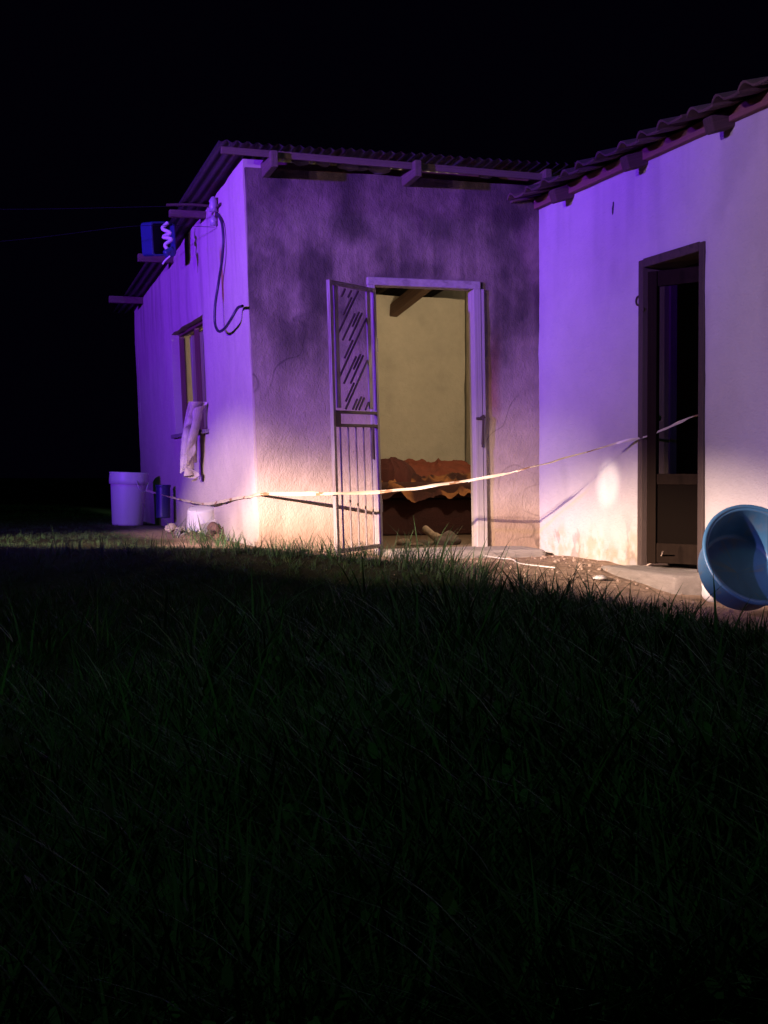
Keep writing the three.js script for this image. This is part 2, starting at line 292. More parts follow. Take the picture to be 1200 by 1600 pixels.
mesh('wall_plate', bar([-0.1, 2.868, -0.1], [2.3, 2.868, -0.1], 0.1, 0.05), brownWood, small);
for (const [px, py, r] of [[545, 259, 0.075], [592, 263, 0.08], [565, 262, 0.05], [760, 274, 0.05], [470, 252, 0.06], [505, 254, 0.05]]) { const p = onZ(px, py, 0.0); mesh('mortar_lump', jitter(placed(new THREE.SphereGeometry(r, 14, 10).scale(1.15, 0.55, 0.5), add(p, 0, 0, -0.01)), 0.015, 14, px), concrete, small); }
// the loose beam seen through the doorway, and sheets of wood under the roof
mesh('inner_beam', bar(onZ(613, 487, RZ - 0.05), onZ(672, 440, -2.7), 0.09, 0.13), brownWood, small);
for (let k = 0; k < 4; k++) mesh('batten', box(3.0, 0.05, 0.05, [1.6, roofY(-1 - k * 0.7) - 0.1, -1.0 - k * 0.72]), brownWood, small);
mesh('cobweb', tube([[0.72, 2.24, RZ + 0.03], [0.74, 2.1, RZ + 0.04], [0.8, 1.98, RZ + 0.02], [0.82, 1.87, RZ + 0.02]], 0.006, 16, 5), mat(0.08, 0.06, 0.04), small);
// door frame
mesh('door_frame', [leaned(box(DX1 - DX0 + 0.12, 0.06, 0.13, [(DX0 + DX1) / 2, DTOP + 0.028, -0.04])), leaned(box(0.055, DTOP, 0.13, [DX0 - 0.03, DTOP / 2, -0.04])), leaned(box(0.06, DTOP, 0.13, [DX1 + 0.032, DTOP / 2, -0.04])), leaned(box(0.02, DTOP, 0.03, [DX1 + 0.075, DTOP / 2, 0.012]))], new THREE.MeshStandardMaterial({ map: woodMap(0.42, 0.37, 0.33), roughness: 0.7, bumpMap: grain, bumpScale: 0.003 }), small).userData.label = 'worn pale wooden door frame';
{
  const p = onZ(750, 654, 0.03), l = [box(0.06, 0.02, 0.03, p), box(0.03, 0.03, 0.02, add(p, 0.02, 0.01, 0.01), [0, 0, 0.6]), bar(add(p, 0.022, -0.0, 0.015), add(p, 0.018, -0.2, 0.008), 0.016, 0.012), bar(add(p, 0.02, -0.12, 0.015), add(p, 0.016, -0.22, 0.01), 0.01, 0.012)];
  mesh('latch', l, rustIron, small).userData.label = 'rusty latch with a hanging strap';
}
// the security gate, swung out on the left jamb
{
  const gate = new THREE.Group(); gate.name = 'security_gate'; small.add(gate);
  gate.position.set(DX0 + 0.012 + leanAt(DX0, 0.9), 0.03, 0.04);
  gate.rotation.set(0, Math.PI + THREE.MathUtils.degToRad(45), 0.03, 'ZYX');
  gate.userData.label = 'open iron security gate with diagonal bars above and upright bars below';
  const Lg = 0.69, Hg = 1.97, part = (n, g, m = gatePaint) => mesh(n, g, m, gate);
  part('stile', box(0.035, Hg, 0.03, [0.018, Hg / 2, 0])); part('stile', box(0.035, Hg, 0.03, [Lg - 0.018, Hg / 2, 0]));
  part('rail', box(Lg - 0.06, 0.03, 0.028, [Lg / 2, Hg - 0.016, 0])); part('rail', box(Lg - 0.06, 0.022, 0.028, [Lg / 2, 1.04, 0]), rustIron); part('rail', box(Lg - 0.06, 0.022, 0.028, [Lg / 2, 0.945, 0]), rustIron); part('rail', box(Lg - 0.06, 0.03, 0.028, [Lg / 2, 0.05, 0]));
  part('inner_stile', box(0.05, Hg - 1.09, 0.012, [0.105, (Hg + 1.05) / 2, 0])); part('inner_stile', box(0.05, Hg - 1.09, 0.012, [Lg - 0.105, (Hg + 1.05) / 2, 0]));
  for (let k = 1; k <= 5; k++) part('bar', placed(new THREE.CylinderGeometry(0.007, 0.007, 0.87, 8), [k * Lg / 6, 0.5, 0]));
  const x0 = 0.13, x1 = Lg - 0.13, y0 = 1.06, y1 = Hg - 0.04, sl = 1.05;         // free end is far along +x, so the bars rise towards the hinge
  const diag = (c, a, b) => { let xa = lerp(x0, x1, a), xb = lerp(x0, x1, b); const f = (x) => c - sl * (x - x0); while (f(xa) > y1 && xa < xb) xa += 0.005; while (f(xb) < y0 && xb > xa) xb -= 0.005; if (xb - xa > 0.04) part('bar', bar([xa, f(xa), 0.004], [xb, f(xb), 0.004], 0.013, 0.012), rustIron); };
  for (let c = 1.12; c < 2.5; c += 0.31) { diag(c, 0, 1); diag(c + 0.1, 0.15, 0.62); diag(c + 0.2, 0.4, 0.85); diag(c + 0.05, 0.5, 0.8); diag(c + 0.15, 0.25, 0.5); }
  part('lock_box', box(0.08, 0.1, 0.04, [Lg - 0.06, 0.99, 0]), rustIron);
  part('hinge', placed(new THREE.CylinderGeometry(0.014, 0.014, 0.1, 10), [-0.008, 1.55, 0])); part('hinge', placed(new THREE.CylinderGeometry(0.014, 0.014, 0.1, 10), [-0.008, 0.35, 0]));
  part('strap', tube([[0.03, 0.96, 0.02], [0.035, 0.85, 0.03], [0.03, 0.7, 0.03]], 0.012, 10, 6), rustIron);
}
// window in the side wall
{
  const w = new THREE.Group(); w.name = 'window'; small.add(w);
  const f = 0.045, x = 0.1;
  const X = (y) => x + leanAt(0, y);
  mesh('frame', [bar([X(WY0), WY0, -WZ0 - f / 2], [X(WY1), WY1, -WZ0 - f / 2], f, f), bar([X(WY0), WY0, -WZ1 + f / 2], [X(WY1), WY1, -WZ1 + f / 2], f, f), bar([X(WY0), WY0 + f / 2, -WZ0 - f], [X(WY0), WY0 + f / 2, -WZ1 + f], f, f, [1, 0, 0]), bar([X(WY1), WY1 - f / 2, -WZ0 - f], [X(WY1), WY1 - f / 2, -WZ1 + f], f, f, [1, 0, 0]), bar([X(WY0), WY0 + f, -(WZ0 + WZ1) / 2], [X(WY1), WY1 - f, -(WZ0 + WZ1) / 2], f, f)], brownWood, w);
  mesh('sill', box(0.06, 0.035, WZ1 - WZ0 + 0.1, [-0.045, WY0 - 0.005, -(WZ0 + WZ1) / 2]), concrete, w);
}
// ---------------------------------------------------------------- the room seen through the door
const bulb = thing('light_bulb', 'bare bulb on a cord lighting the room, behind the front wall', 'light bulb', [2.05, 2.5, -0.4]);
mesh('bulb_glass', new THREE.SphereGeometry(0.03, 16, 12), new THREE.MeshStandardMaterial({ color: lin(0.9, 0.8, 0.6), emissive: lin(1, 0.72, 0.34), emissiveIntensity: 4 }), bulb);
mesh('socket', placed(new THREE.CylinderGeometry(0.016, 0.02, 0.05, 12), [0, 0.052, 0]), black, bulb);
mesh('cord', placed(new THREE.CylinderGeometry(0.004, 0.004, 0.2, 6), [0, 0.17, 0]), black, bulb);
{ const l = new THREE.PointLight(lin(1, 0.78, 0.5), 14, 0, 2); l.position.set(2.05, 2.5, -0.4); l.castShadow = true; l.shadow.radius = 1.3; scene.add(l); }
const cloth = (r, g, b, s = 0) => new THREE.MeshStandardMaterial({ map: tex(256, 256, (u, v) => { const k = 0.7 + 0.6 * fbm(u * 10 + s, v * 10, 4); return [r * k, g * k, b * k]; }), roughness: 0.95, side: THREE.DoubleSide, bumpMap: grain, bumpScale: 0.004 });
const BZ0 = -2.3, BZ1 = -3.72, BX0 = 1.0, BX1 = 2.95;
const bed = thing('bed', 'low dark red bed seen through the open doorway', 'bed', [0, 0.05, 0]);
mesh('base', box(BX1 - BX0, 0.34, BZ0 - BZ1 - 0.04, [(BX0 + BX1) / 2, 0.17, (BZ0 + BZ1) / 2 - 0.01], [0, 0, 0], 0.02), cloth(0.035, 0.006, 0.005), bed);
mesh('mattress', box(BX1 - BX0, 0.15, BZ0 - BZ1, [(BX0 + BX1) / 2, 0.42, (BZ0 + BZ1) / 2], [0, 0, 0], 0.05), cloth(0.05, 0.015, 0.01, 3), bed);
// a crumpled sheet of cloth lying over something: height(u, v) over a rectangle, its rim hanging down
function crumple(x0, x1, z0, z1, height, n = 60, amp = 0.8) {
  const pos = [], uv = [], idx = [];
  for (let j = 0; j <= n; j++) for (let i = 0; i <= n; i++) {
    const u = i / n, v = j / n, x = lerp(x0, x1, u), z = lerp(z0, z1, v), r = 1 - Math.abs(fbm(x * 4 + z * 2.5, z * 4.5 - x * 2, 3) - 0.5) * 6;
    const wx = x + 0.12 * fbm(z * 5 + 3, x * 4, 2), wz = z + 0.12 * fbm(x * 5, z * 4 + 7, 2), fold = (a, b) => Math.pow(1 - Math.abs(2 * noise(a, b) - 1), 3);
    const h = height(u, v), k = amp * (0.055 * fold(wx * 7 + wz * 3, wz * 2.5) + 0.035 * fold(wx * 4 - wz * 9, wx * 3 + 5) + 0.018 * fold(wx * 17 + wz * 6, wz * 7) + 0.008 * fold(wx * 30, wz * 26)) + fbm(x * 3, z * 3, 3) * 0.05;
    pos.push(x + (noise(z * 7, u * 5) - 0.5) * 0.06, h + k, z + (noise(x * 8, v * 4) - 0.5) * 0.08); uv.push(u, v);
    if (i < n && j < n) { const a = j * (n + 1) + i; idx.push(a, a + n + 1, a + 1, a + 1, a + n + 1, a + n + 2); }
  }
  const g = new THREE.BufferGeometry(); g.setAttribute('position', new THREE.Float32BufferAttribute(pos, 3)); g.setAttribute('uv', new THREE.Float32BufferAttribute(uv, 2)); g.setIndex(idx); g.computeVertexNormals();
  return g;
}
const hang = (u, v, top, front) => top - front * Math.pow(clamp((v - 0.72) / 0.28, 0, 1), 1.5);
const blanketCloth = new THREE.MeshStandardMaterial({ map: tex(256, 256, (u, v) => { const a = fbm(u * 9, v * 7, 4), t = sstep(0.42, 0.6, a), k = 0.6 + 0.7 * fbm(u * 30, v * 30, 3); return [lerp(0.045, 0.27, t) * k, lerp(0.009, 0.1, t) * k, lerp(0.006, 0.03, t) * k]; }), roughness: 0.95, side: THREE.DoubleSide, bumpMap: grain, bumpScale: 0.004 });
tag(mesh('blanket', crumple(1.05, 2.92, -3.6, BZ0 + 0.1, (u, v) => hang(u, v, 0.5 + 0.07 * fbm(u * 8, v * 5, 3), 0.05 + 0.3 * Math.pow(fbm(u * 7, 3, 3), 1.5)), 110), blanketCloth), 'rumpled rusty orange blanket spread over the bed', 'blanket');
tag(mesh('bedding_roll', crumple(1.75, 2.9, -3.75, -3.0, (u, v) => 0.53 + 0.17 * Math.sin(Math.PI * v) * (0.7 + 0.3 * noise(u * 5, 1))), cloth(0.22, 0.055, 0.03, 5)), 'brick red bedding rolled up along the back of the bed', 'bedding');
tag(mesh('bedding_bundle', crumple(1.66, 2.14, -3.05, -2.38, (u, v) => { const r = Math.hypot((u - 0.45) * 2, (v - 0.5) * 2); return 0.42 + 0.36 * Math.sqrt(Math.max(0, 1 - r * r)) * (0.75 + 0.3 * noise(u * 2.5, v * 2.5)); }, 90, 0.35), cloth(0.07, 0.014, 0.011, 9)), 'dark maroon pile of cloth heaped at the left end of the bed', 'bedding');
tag(mesh('fallen_cloth', [jitter(tube([at(664, 826, 12.0), at(676, 836, 11.9), at(688, 842, 11.8), at(702, 845, 11.75)], 0.034, 30, 12), 0.012, 14, 2)], cloth(0.3, 0.2, 0.15, 2)), 'twisted pale brown cloth lying on the floor before the bed', 'cloth');
tag(mesh('crumpled_rag', [jitter(placed(new THREE.SphereGeometry(0.085, 28, 20).scale(1.3, 0.75, 1), at(697, 846, 11.6)), 0.05, 9, 6), jitter(placed(new THREE.SphereGeometry(0.06, 24, 16).scale(1.5, 0.6, 1), at(662, 852, 11.6)), 0.03, 11, 4)], cloth(0.09, 0.06, 0.045, 6)), 'dark crumpled rag at the end of the twisted cloth', 'rag');
tag(mesh('small_rag', [jitter(placed(new THREE.SphereGeometry(0.05, 24, 16).scale(1.3, 0.7, 1), at(634, 849, 11.5)), 0.025, 13, 8), jitter(placed(new THREE.SphereGeometry(0.04, 24, 16).scale(1.6, 0.6, 1), at(650, 852, 11.4)), 0.02, 13, 9)], cloth(0.24, 0.15, 0.11, 8)), 'small pinkish rag on the floor just inside the doorway', 'rag');
{ // the cloths in the window
  const n = 40, m = 60;
  const drape = (P, folds, depth, thickN) => { const pos = [], uv = [], idx = []; for (let j = 0; j <= m; j++) for (let i = 0; i <= n; i++) { pos.push(...P(i / n, j / m)); uv.push(i / n, j / m); if (i < n && j < m) { const a = j * (n + 1) + i; idx.push(a, a + n + 1, a + 1, a + 1, a + n + 1, a + n + 2); } } const g = new THREE.BufferGeometry(); g.setAttribute('position', new THREE.Float32BufferAttribute(pos, 3)); g.setAttribute('uv', new THREE.Float32BufferAttribute(uv, 2)); g.setIndex(idx); g.computeVertexNormals(); return g; };
  tag(mesh('curtain', drape((u, v) => [0.17 + leanAt(0, lerp(WY1, WY0, v)) + 0.02 * Math.sin(u * 34) * (0.5 + 0.5 * v) + 0.01 * noise(u * 9, v * 4), lerp(WY1 - 0.04, WY0 + 0.03, v), -lerp(WZ0 + 0.02, WZ1 - 0.02, u)]), new THREE.MeshPhysicalMaterial({ color: lin(0.2, 0.15, 0.08), roughness: 1, transmission: 0.4, thickness: 0, side: THREE.DoubleSide })), 'dull yellow curtain drawn behind the side window', 'curtain');
  const line = [[313, 628], [308, 655], [306, 690], [303, 735]], wid = [0.035, 0.065, 0.085, 0.015];
  tag(mesh('hanging_cloth', drape((u, v) => {
    const t = v * 3, k = Math.min(2, Math.floor(t)), f = t - k, p = [lerp(line[k][0], line[k + 1][0], f), lerp(line[k][1], line[k + 1][1], f)], q = onX(p[0], p[1], -0.11), w = lerp(wid[k], wid[k + 1], f) * (v > 0.85 ? 1 + 0.5 * Math.sin(u * 8) : 1);
    const s = (u - 0.5) * 2, ph = u * 23 + v * 4 + noise(u * 4, v * 6) * 5;
    return [q[0] - 0.055 * Math.sin(ph) - 0.05 * (1 - s * s) - 0.02 * sstep(0.3, 0.6, v), q[1] + (noise(u * 6, 2) - 0.4) * 0.16 * v - 0.05 * s * v, q[2] + s * w * 1.3 + 0.035 * Math.cos(ph)];
  }), cloth(0.5, 0.44, 0.36, 4)), 'off white cloth hanging out of the side window over its sill', 'cloth');
}

// ---------------------------------------------------------------- the main house on the right
const main = thing('main_house', 'pale plastered house wing on the right with a dark doorway and tiled eave', 'house');
const MX = 2.22, MZ0 = 1.70, MZ1 = 2.55, MTOP = 2.03;
const mainLean = (x, y) => -0.006 * y;
mesh('wall', wallGeometry({ O: [MX, 0, 0.0], U: [0, 0, 1], N: [-1, 0, 0], length: 7, height: 2.7, base: -0.35, thick: 0.24, holes: [[MZ0, MZ1, 0.0, MTOP]], lean: mainLean, rough: 0.006 }), rightPlaster, main).userData.label = 'smooth pale wall around the dark doorway';
mesh('back_wall', [box(6, 3, 0.2, [5.4, 1.2, 7.1]), box(0.2, 3, 7.2, [8.3, 1.2, 3.5]), box(5.2, 2.9, 0.14, [5.75, 1.25, -0.05])], innerPlaster, main);
mesh('floor', box(5.8, 0.2, 7, [5.4, -0.1, 3.5]), mat(0.12, 0.08, 0.06, 0.9), main);
mesh('doorstep', jitter(placed(new RoundedBoxGeometry(0.34, 0.2, 1.05, 5, 0.04), [MX - 0.13, -0.09, 2.2]), 0.015, 7), concrete, main);
{
  const fr = 0.06, frameWood = new THREE.MeshStandardMaterial({ map: woodMap(0.075, 0.05, 0.04), roughness: 0.85, bumpMap: grain, bumpScale: 0.004 });
  mesh('door_frame', [box(0.25, MTOP - 0.005, fr, [MX + 0.105, MTOP / 2, MZ0 + fr / 2 - 0.004]), box(0.25, fr, MZ1 - MZ0 - 2 * fr, [MX + 0.105, MTOP - fr / 2 + 0.004, (MZ0 + MZ1) / 2]), box(0.25, MTOP - 0.005, fr, [MX + 0.105, MTOP / 2, MZ1 - fr / 2 + 0.004]), box(0.05, MTOP - 0.08, 0.025, [MX + 0.2, MTOP / 2 - 0.03, MZ0 + fr + 0.012])], frameWood, main).userData.label = 'dark brown wooden door frame';
  const door = new THREE.Group(); door.name = 'door'; main.add(door); door.userData.label = 'half open dark wooden door with a solid lower panel';
  door.position.set(MX + 0.31, 0.03, MZ1 - 0.07); door.rotation.y = Math.PI / 2 + 0.5;       // leaf runs along local +x, into the room
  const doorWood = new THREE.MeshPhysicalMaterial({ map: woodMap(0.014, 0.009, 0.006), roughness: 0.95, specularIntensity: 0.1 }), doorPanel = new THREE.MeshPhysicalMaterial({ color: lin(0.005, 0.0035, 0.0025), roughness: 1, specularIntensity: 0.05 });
  const Ld = 0.7, Hd = 1.9;
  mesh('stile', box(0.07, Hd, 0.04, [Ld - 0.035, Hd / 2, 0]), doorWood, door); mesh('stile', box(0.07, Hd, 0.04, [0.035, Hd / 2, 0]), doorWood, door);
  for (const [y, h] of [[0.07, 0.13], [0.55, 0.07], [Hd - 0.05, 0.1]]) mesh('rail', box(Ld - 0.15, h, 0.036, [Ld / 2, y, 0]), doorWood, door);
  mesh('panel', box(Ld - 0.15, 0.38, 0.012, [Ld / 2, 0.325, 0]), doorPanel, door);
  mesh('handle', placed(new THREE.SphereGeometry(0.022, 14, 10), [Ld - 0.04, 0.95, 0.05]), mat(0.5, 0.45, 0.4, 0.3, { metalness: 0.9 }), door);
  const p = onX(958, 326, MX - 0.012);
  mesh('wall_hole', jitter(placed(new THREE.SphereGeometry(0.03, 16, 12).scale(0.25, 1.6, 0.5), p, [0.2, 0, 0]), 0.006, 40, 2), black, main);
  const b = [...[[997, 470, 0.03], [1003, 484, 0.02]]].map(([x, y, r]) => placed(new THREE.TorusGeometry(r, 0.006, 6, 16), onX(x, y, MX - 0.012), [0, Math.PI / 2, 0]));
  mesh('hasp', b, rustIron, main);
}
// eave: rafter ends, a board along them and rows of roof tiles
const eaveX = MX - 0.2, eaveY = 2.69, pitch = 0.3;
const mainRoofY = (x) => eaveY + (x - eaveX) * pitch;
for (const z of [0.62, 1.78, 2.86, 3.95, 5.05, 6.15]) mesh('rafter', bar([eaveX + 0.03, mainRoofY(eaveX) - 0.05, z], [5.3, mainRoofY(5.3) - 0.05, z], 0.1, 0.1, [0, 1, 0]), darkWood, main);
mesh('eave_board', bar([MX - 0.035, 2.7, 0.02], [MX - 0.035, 2.7, 7], 0.05, 0.08, [0, 1, 0]), new THREE.MeshStandardMaterial({ map: woodMap(0.17, 0.075, 0.06), roughness: 0.85 }), main);
mesh('wall_plate', box(0.16, 0.06, 7, [MX + 0.13, 2.725, 3.5]), darkWood, main);
mesh('roof_deck', [bar([MX + 0.05, mainRoofY(MX + 0.05) - 0.012, 3.4], [5.3, mainRoofY(5.3) - 0.012, 3.4], 7.4, 0.02, [0, 1, 0]), bar([5.28, mainRoofY(5.3) - 0.012, 3.4], [8.6, mainRoofY(5.3) - 1.0, 3.4], 7.4, 0.02, [0, 1, 0])], darkWood, main);
{
  const shape = (s) => { // one interlocking tile, 0.36 along the slope and 0.3 wide, with a raised roll on one side
    const nu = 14, pos = [], idx = [], uv = [];
    for (let k = 0; k < 2; k++) for (let j = 0; j <= 3; j++) for (let i = 0; i <= nu; i++) {
      const u = i / nu, v = j / 3, y = 0.012 + (u < 0.42 ? 0.036 * Math.sin(u / 0.42 * Math.PI) : -0.006 * Math.sin((u - 0.42) / 0.58 * Math.PI)) + (1 - v) * 0.022 - k * 0.014;
      pos.push(v * 0.4 + (k && j === 0 ? 0.002 : 0) + (noise(u * 6 + s, 1) - 0.5) * 0.012 * (1 - v), y, (u - 0.5) * 0.31); uv.push(u, v);
    }
    const row = nu + 1, o = 4 * row;
    for (let k = 0; k < 2; k++) for (let j = 0; j < 3; j++) for (let i = 0; i < nu; i++) { const a = k * o + j * row + i; idx.push(a, a + 1, a + row, a + 1, a + row + 1, a + row); }
    for (let i = 0; i < nu; i++) idx.push(i, i + o, i + 1, i + 1, i + o, i + 1 + o);
    for (let j = 0; j < 3; j++) for (const i of [0, nu]) { const a = j * row + i; idx.push(a, a + row, a + o, a + row, a + row + o, a + o); }
    const g = new THREE.BufferGeometry(); g.setAttribute('position', new THREE.Float32BufferAttribute(pos, 3)); g.setAttribute('uv', new THREE.Float32BufferAttribute(uv, 2)); g.setIndex(idx);
    return toCreasedNormals(g, 0.6);
  };
  const tiles = [shape(1), shape(5), shape(9)], tm = [[0.07, 0.04, 0.035], [0.05, 0.03, 0.027], [0.085, 0.052, 0.043]].map(([r, g, b], i) => new THREE.MeshStandardMaterial({ map: tex(128, 128, (u, v) => { const k = 0.6 + 0.7 * fbm(u * 9 + i * 5, v * 9, 4); return [r * k, g * k, b * k]; }), roughness: 0.9, side: THREE.DoubleSide }));
  const deck = -Math.atan(pitch) * -1;
  for (let r = 0; r < 10; r++) for (let k = 0; k < 24; k++) {
    const t = new THREE.Mesh(tiles[(k * 7 + r * 3) % 3], tm[(k * 5 + r * 2 + (hash(k, r, 3) * 3 | 0)) % 3]); t.name = 'roof_tile'; t.castShadow = t.receiveShadow = true;
    const s = r * 0.33 - 0.06; t.position.set(eaveX + s * Math.cos(deck) + (hash(k, r, 1) - 0.5) * 0.05, mainRoofY(eaveX) + s * Math.sin(deck) + 0.012, -0.1 + k * 0.3);
    t.rotation.set((hash(k, r, 2) - 0.5) * 0.08, (hash(k, r, 4) - 0.5) * 0.06, deck + (hash(k, r, 5) - 0.5) * 0.05); main.add(t);
  }
}

// ---------------------------------------------------------------- things in the yard and on the walls
{ // barrier tape
  const P = [at(228, 766, 14.7), at(272, 778, 13.6), at(321, 787, 12.3), at(368, 779, 11.3), add(at(397, 775, 10.75), -0.02, 0, 0.02), at(409, 772, 10.55), at(470, 772, 10.4), at(521, 771, 10.2), at(565, 770, 10.22), at(612, 767, 10.22), at(650, 763, 10.2), at(740, 749, 10.08), at(794, 739, 10.0), at(864, 721, 9.88), at(909, 709, 9.8), at(978, 689, 9.66), at(999, 685, 9.6), at(1041, 669, 9.3), at(1100, 648, 8.9), [MX + 0.06, 0.955, MZ1 - 0.05]];
  const c = new THREE.CatmullRomCurve3(P.map((p) => new THREE.Vector3(...p)), false, 'centripetal'), n = 420, pos = [], uv = [], idx = [];
  const L = c.getLength();
  for (let i = 0; i <= n; i++) {
    const t = i / n, p = c.getPointAt(t), d = c.getTangentAt(t), side = new THREE.Vector3().crossVectors(d, new THREE.Vector3(0, 1, 0)).normalize(), up = new THREE.Vector3().crossVectors(side, d).normalize();
    const sagging = t < 0.4 ? 0.35 : 0.9, a = 0.5 * Math.sin(t * 11) + (noise(t * 22, 3) - 0.5) * 2.2 * sagging + (t > 0.79 && t < 0.87 ? 1.0 : 0), w = 0.0115 * (0.75 + 0.5 * noise(t * 35, 8)) * (t > 0.78 && t < 0.88 ? 0.6 : 1);
    const e = up.multiplyScalar(Math.cos(a)).addScaledVector(side, Math.sin(a));
    for (const [s, b] of [[-1, 0], [0, 0.25], [1, 0]]) { const q = p.clone().addScaledVector(e, s * w).addScaledVector(new THREE.Vector3().crossVectors(e, d), b * w + (noise(t * 90, s + 4) - 0.5) * 0.006); pos.push(q.x, q.y + (noise(t * 60, 2) - 0.5) * 0.006, q.z); uv.push(t * L, (s + 1) / 2); }
    if (i < n) { const k = i * 3; idx.push(k, k + 3, k + 1, k + 1, k + 3, k + 4, k + 1, k + 4, k + 2, k + 2, k + 4, k + 5); }
  }
  const g = new THREE.BufferGeometry(); g.setAttribute('position', new THREE.Float32BufferAttribute(pos, 3)); g.setAttribute('uv', new THREE.Float32BufferAttribute(uv, 2)); g.setIndex(idx); g.computeVertexNormals();
  const m = new THREE.MeshStandardMaterial({ roughness: 0.35, side: THREE.DoubleSide, map: tex(512, 32, (u, v) => { const dark = (u * 2 % 1 > 0.82 ? 1 : 0) * sstep(0.3, 0.5, noise(u * 30, v * 4)), k = 0.5 + 0.13 * noise(u * 20, v * 3); return [lerp(k, 0.3, dark), lerp(k * 0.9, 0.17, dark), lerp(k * 0.58, 0.08, dark)]; }) });
  tag(mesh('barrier_tape', g, m), 'cream barrier tape strung from the white bin past the gate to the right doorway', 'barrier tape');
}
function lathe(points, seg = 40) { return new THREE.LatheGeometry(points.map(([r, y]) => new THREE.Vector2(r, y)), seg); }
{ // tall white bin at the far end of the side wall
  const p = at(199, 818, 15), g = groundHeight(p[0], p[2]);
  const b = thing('plastic_bin', 'tall white plastic bin with a rim standing beyond the side wall', 'bin', [p[0], Math.min(g, p[1]) - 0.01, p[2]], 0);
  b.rotation.z = -0.035;
  const wm = new THREE.MeshPhysicalMaterial({ map: tex(256, 256, (u, v) => { const k = 0.68 * (0.85 + 0.2 * fbm(u * 8, v * 8, 3)) * (1 - 0.4 * sstep(0.25, 0.0, v + (fbm(u * 14, 2, 3) - 0.5) * 0.3)); return [k, k * 0.96, k * 0.93]; }), roughness: 0.4, side: THREE.DoubleSide });
  mesh('body', lathe([[0.0, 0.012], [0.145, 0.012], [0.152, 0.0], [0.158, 0.02], [0.187, 0.45], [0.18, 0.45], [0.15, 0.03], [0, 0.03]]), wm, b);
  mesh('rim', lathe([[0.187, 0.43], [0.2, 0.43], [0.203, 0.47], [0.199, 0.535], [0.203, 0.55], [0.193, 0.555], [0.18, 0.54], [0.18, 0.45]]), wm, b);
  mesh('handle', tube([[0.05, 0.47, 0.2], [0.09, 0.38, 0.21], [0.15, 0.36, 0.17], [0.19, 0.45, 0.08]], 0.005, 20, 6), wm, b);
}
{ // dark blue can
  const p = at(255, 806, 14.2), b = thing('paint_can', 'dark blue cylindrical can beside the white bin against the side wall', 'can', [p[0], p[1] - 0.02, p[2]]);
  const m = mat(0.02, 0.02, 0.085, 0.4);
  mesh('body', lathe([[0, 0], [0.068, 0], [0.072, 0.008], [0.07, 0.02], [0.07, 0.3], [0.066, 0.305], [0, 0.305]]), m, b);
  mesh('lid', lathe([[0, 0.312], [0.06, 0.312], [0.066, 0.325], [0.074, 0.325], [0.076, 0.315], [0.074, 0.302], [0.07, 0.3]]), m, b);
}
{ // overturned white tub on the soil
  const p = at(318, 824, 12.4), b = thing('white_tub', 'broken white plastic tub turned upside down on the soil by the side wall', 'tub', [p[0], p[1] - 0.02, p[2]]);
  b.rotation.set(0.12, 0.4, 0.12);
  mesh('body', lathe([[0.14, 0.0], [0.143, 0.01], [0.125, 0.17], [0.112, 0.195], [0.0, 0.2], [0.0, 0.192], [0.108, 0.188], [0.118, 0.165], [0.135, 0.0]]), white, b);
  mesh('rim', placed(new THREE.TorusGeometry(0.142, 0.008, 8, 40), [0, 0.012, 0], [Math.PI / 2, 0, 0]), white, b);
  mesh('torn_flap', jitter(placed(new RoundedBoxGeometry(0.15, 0.11, 0.006, 4, 0.003), [-0.05, 0.05, 0.158], [0.2, -0.2, 0.2]), 0.004, 20), white, b);
}
{ // lumps of rubble and clods round the tub
  const mats = [concrete, mat(0.13, 0.075, 0.05, 0.95, { flatShading: true }), mat(0.28, 0.23, 0.19, 0.95, { flatShading: true }), mat(0.06, 0.035, 0.025, 0.95, { flatShading: true })];
  const what = ['grey rubble lump', 'red brown clod', 'pale stone', 'dark clod'];
  const spot = ['left of the white tub, outermost', 'left of the white tub, second out', 'left of the white tub, close in', 'below the left edge of the white tub', 'in front of the white tub', 'below the right edge of the white tub', 'right of the white tub, close in', 'right of the white tub, highest of the heap', 'right of the white tub, middle of the heap', 'right of the white tub, outermost of the heap', 'right of the white tub, lowest of the heap', 'between the heap and the house corner'];
  [[268, 822, .05, 2], [276, 829, .045, 0], [284, 825, .05, 2], [289, 833, .04, 0], [303, 833, .055, 1], [330, 834, .06, 3], [337, 826, .07, 1], [346, 818, .075, 3], [351, 830, .07, 3], [361, 826, .07, 1], [341, 842, .06, 1], [378, 838, .05, 3]].forEach(([px, py, r, k], i) => {
    const p = at(px, py, 12.3 - (py - 818) * 0.03);
    tag(mesh('rubble_lump', jitter(placed(new THREE.IcosahedronGeometry(r * 0.8, 3).scale(1.25, 0.6 + (i % 3) * 0.12, 0.9), [p[0], p[1] - 0.02, p[2]], [i, i * 2, i * 3]), r * 0.9, 0.9 / r, i * 3.1), mats[k]), what[k] + ' ' + spot[i], 'rubble', 'rubble lumps by the tub');
  });
  const g = jitter(placed(new THREE.SphereGeometry(0.5, 40, 24).scale(1.15, 0.2, 0.6), at(335, 852, 12.1), [0, 0.9, 0]), 0.07, 3.5, 2);
  const o = mesh('soil_heap', g, mat(0.16, 0.1, 0.065, 0.97)); tag(o, 'low heap of loose brown soil under the white tub', 'soil heap');
}
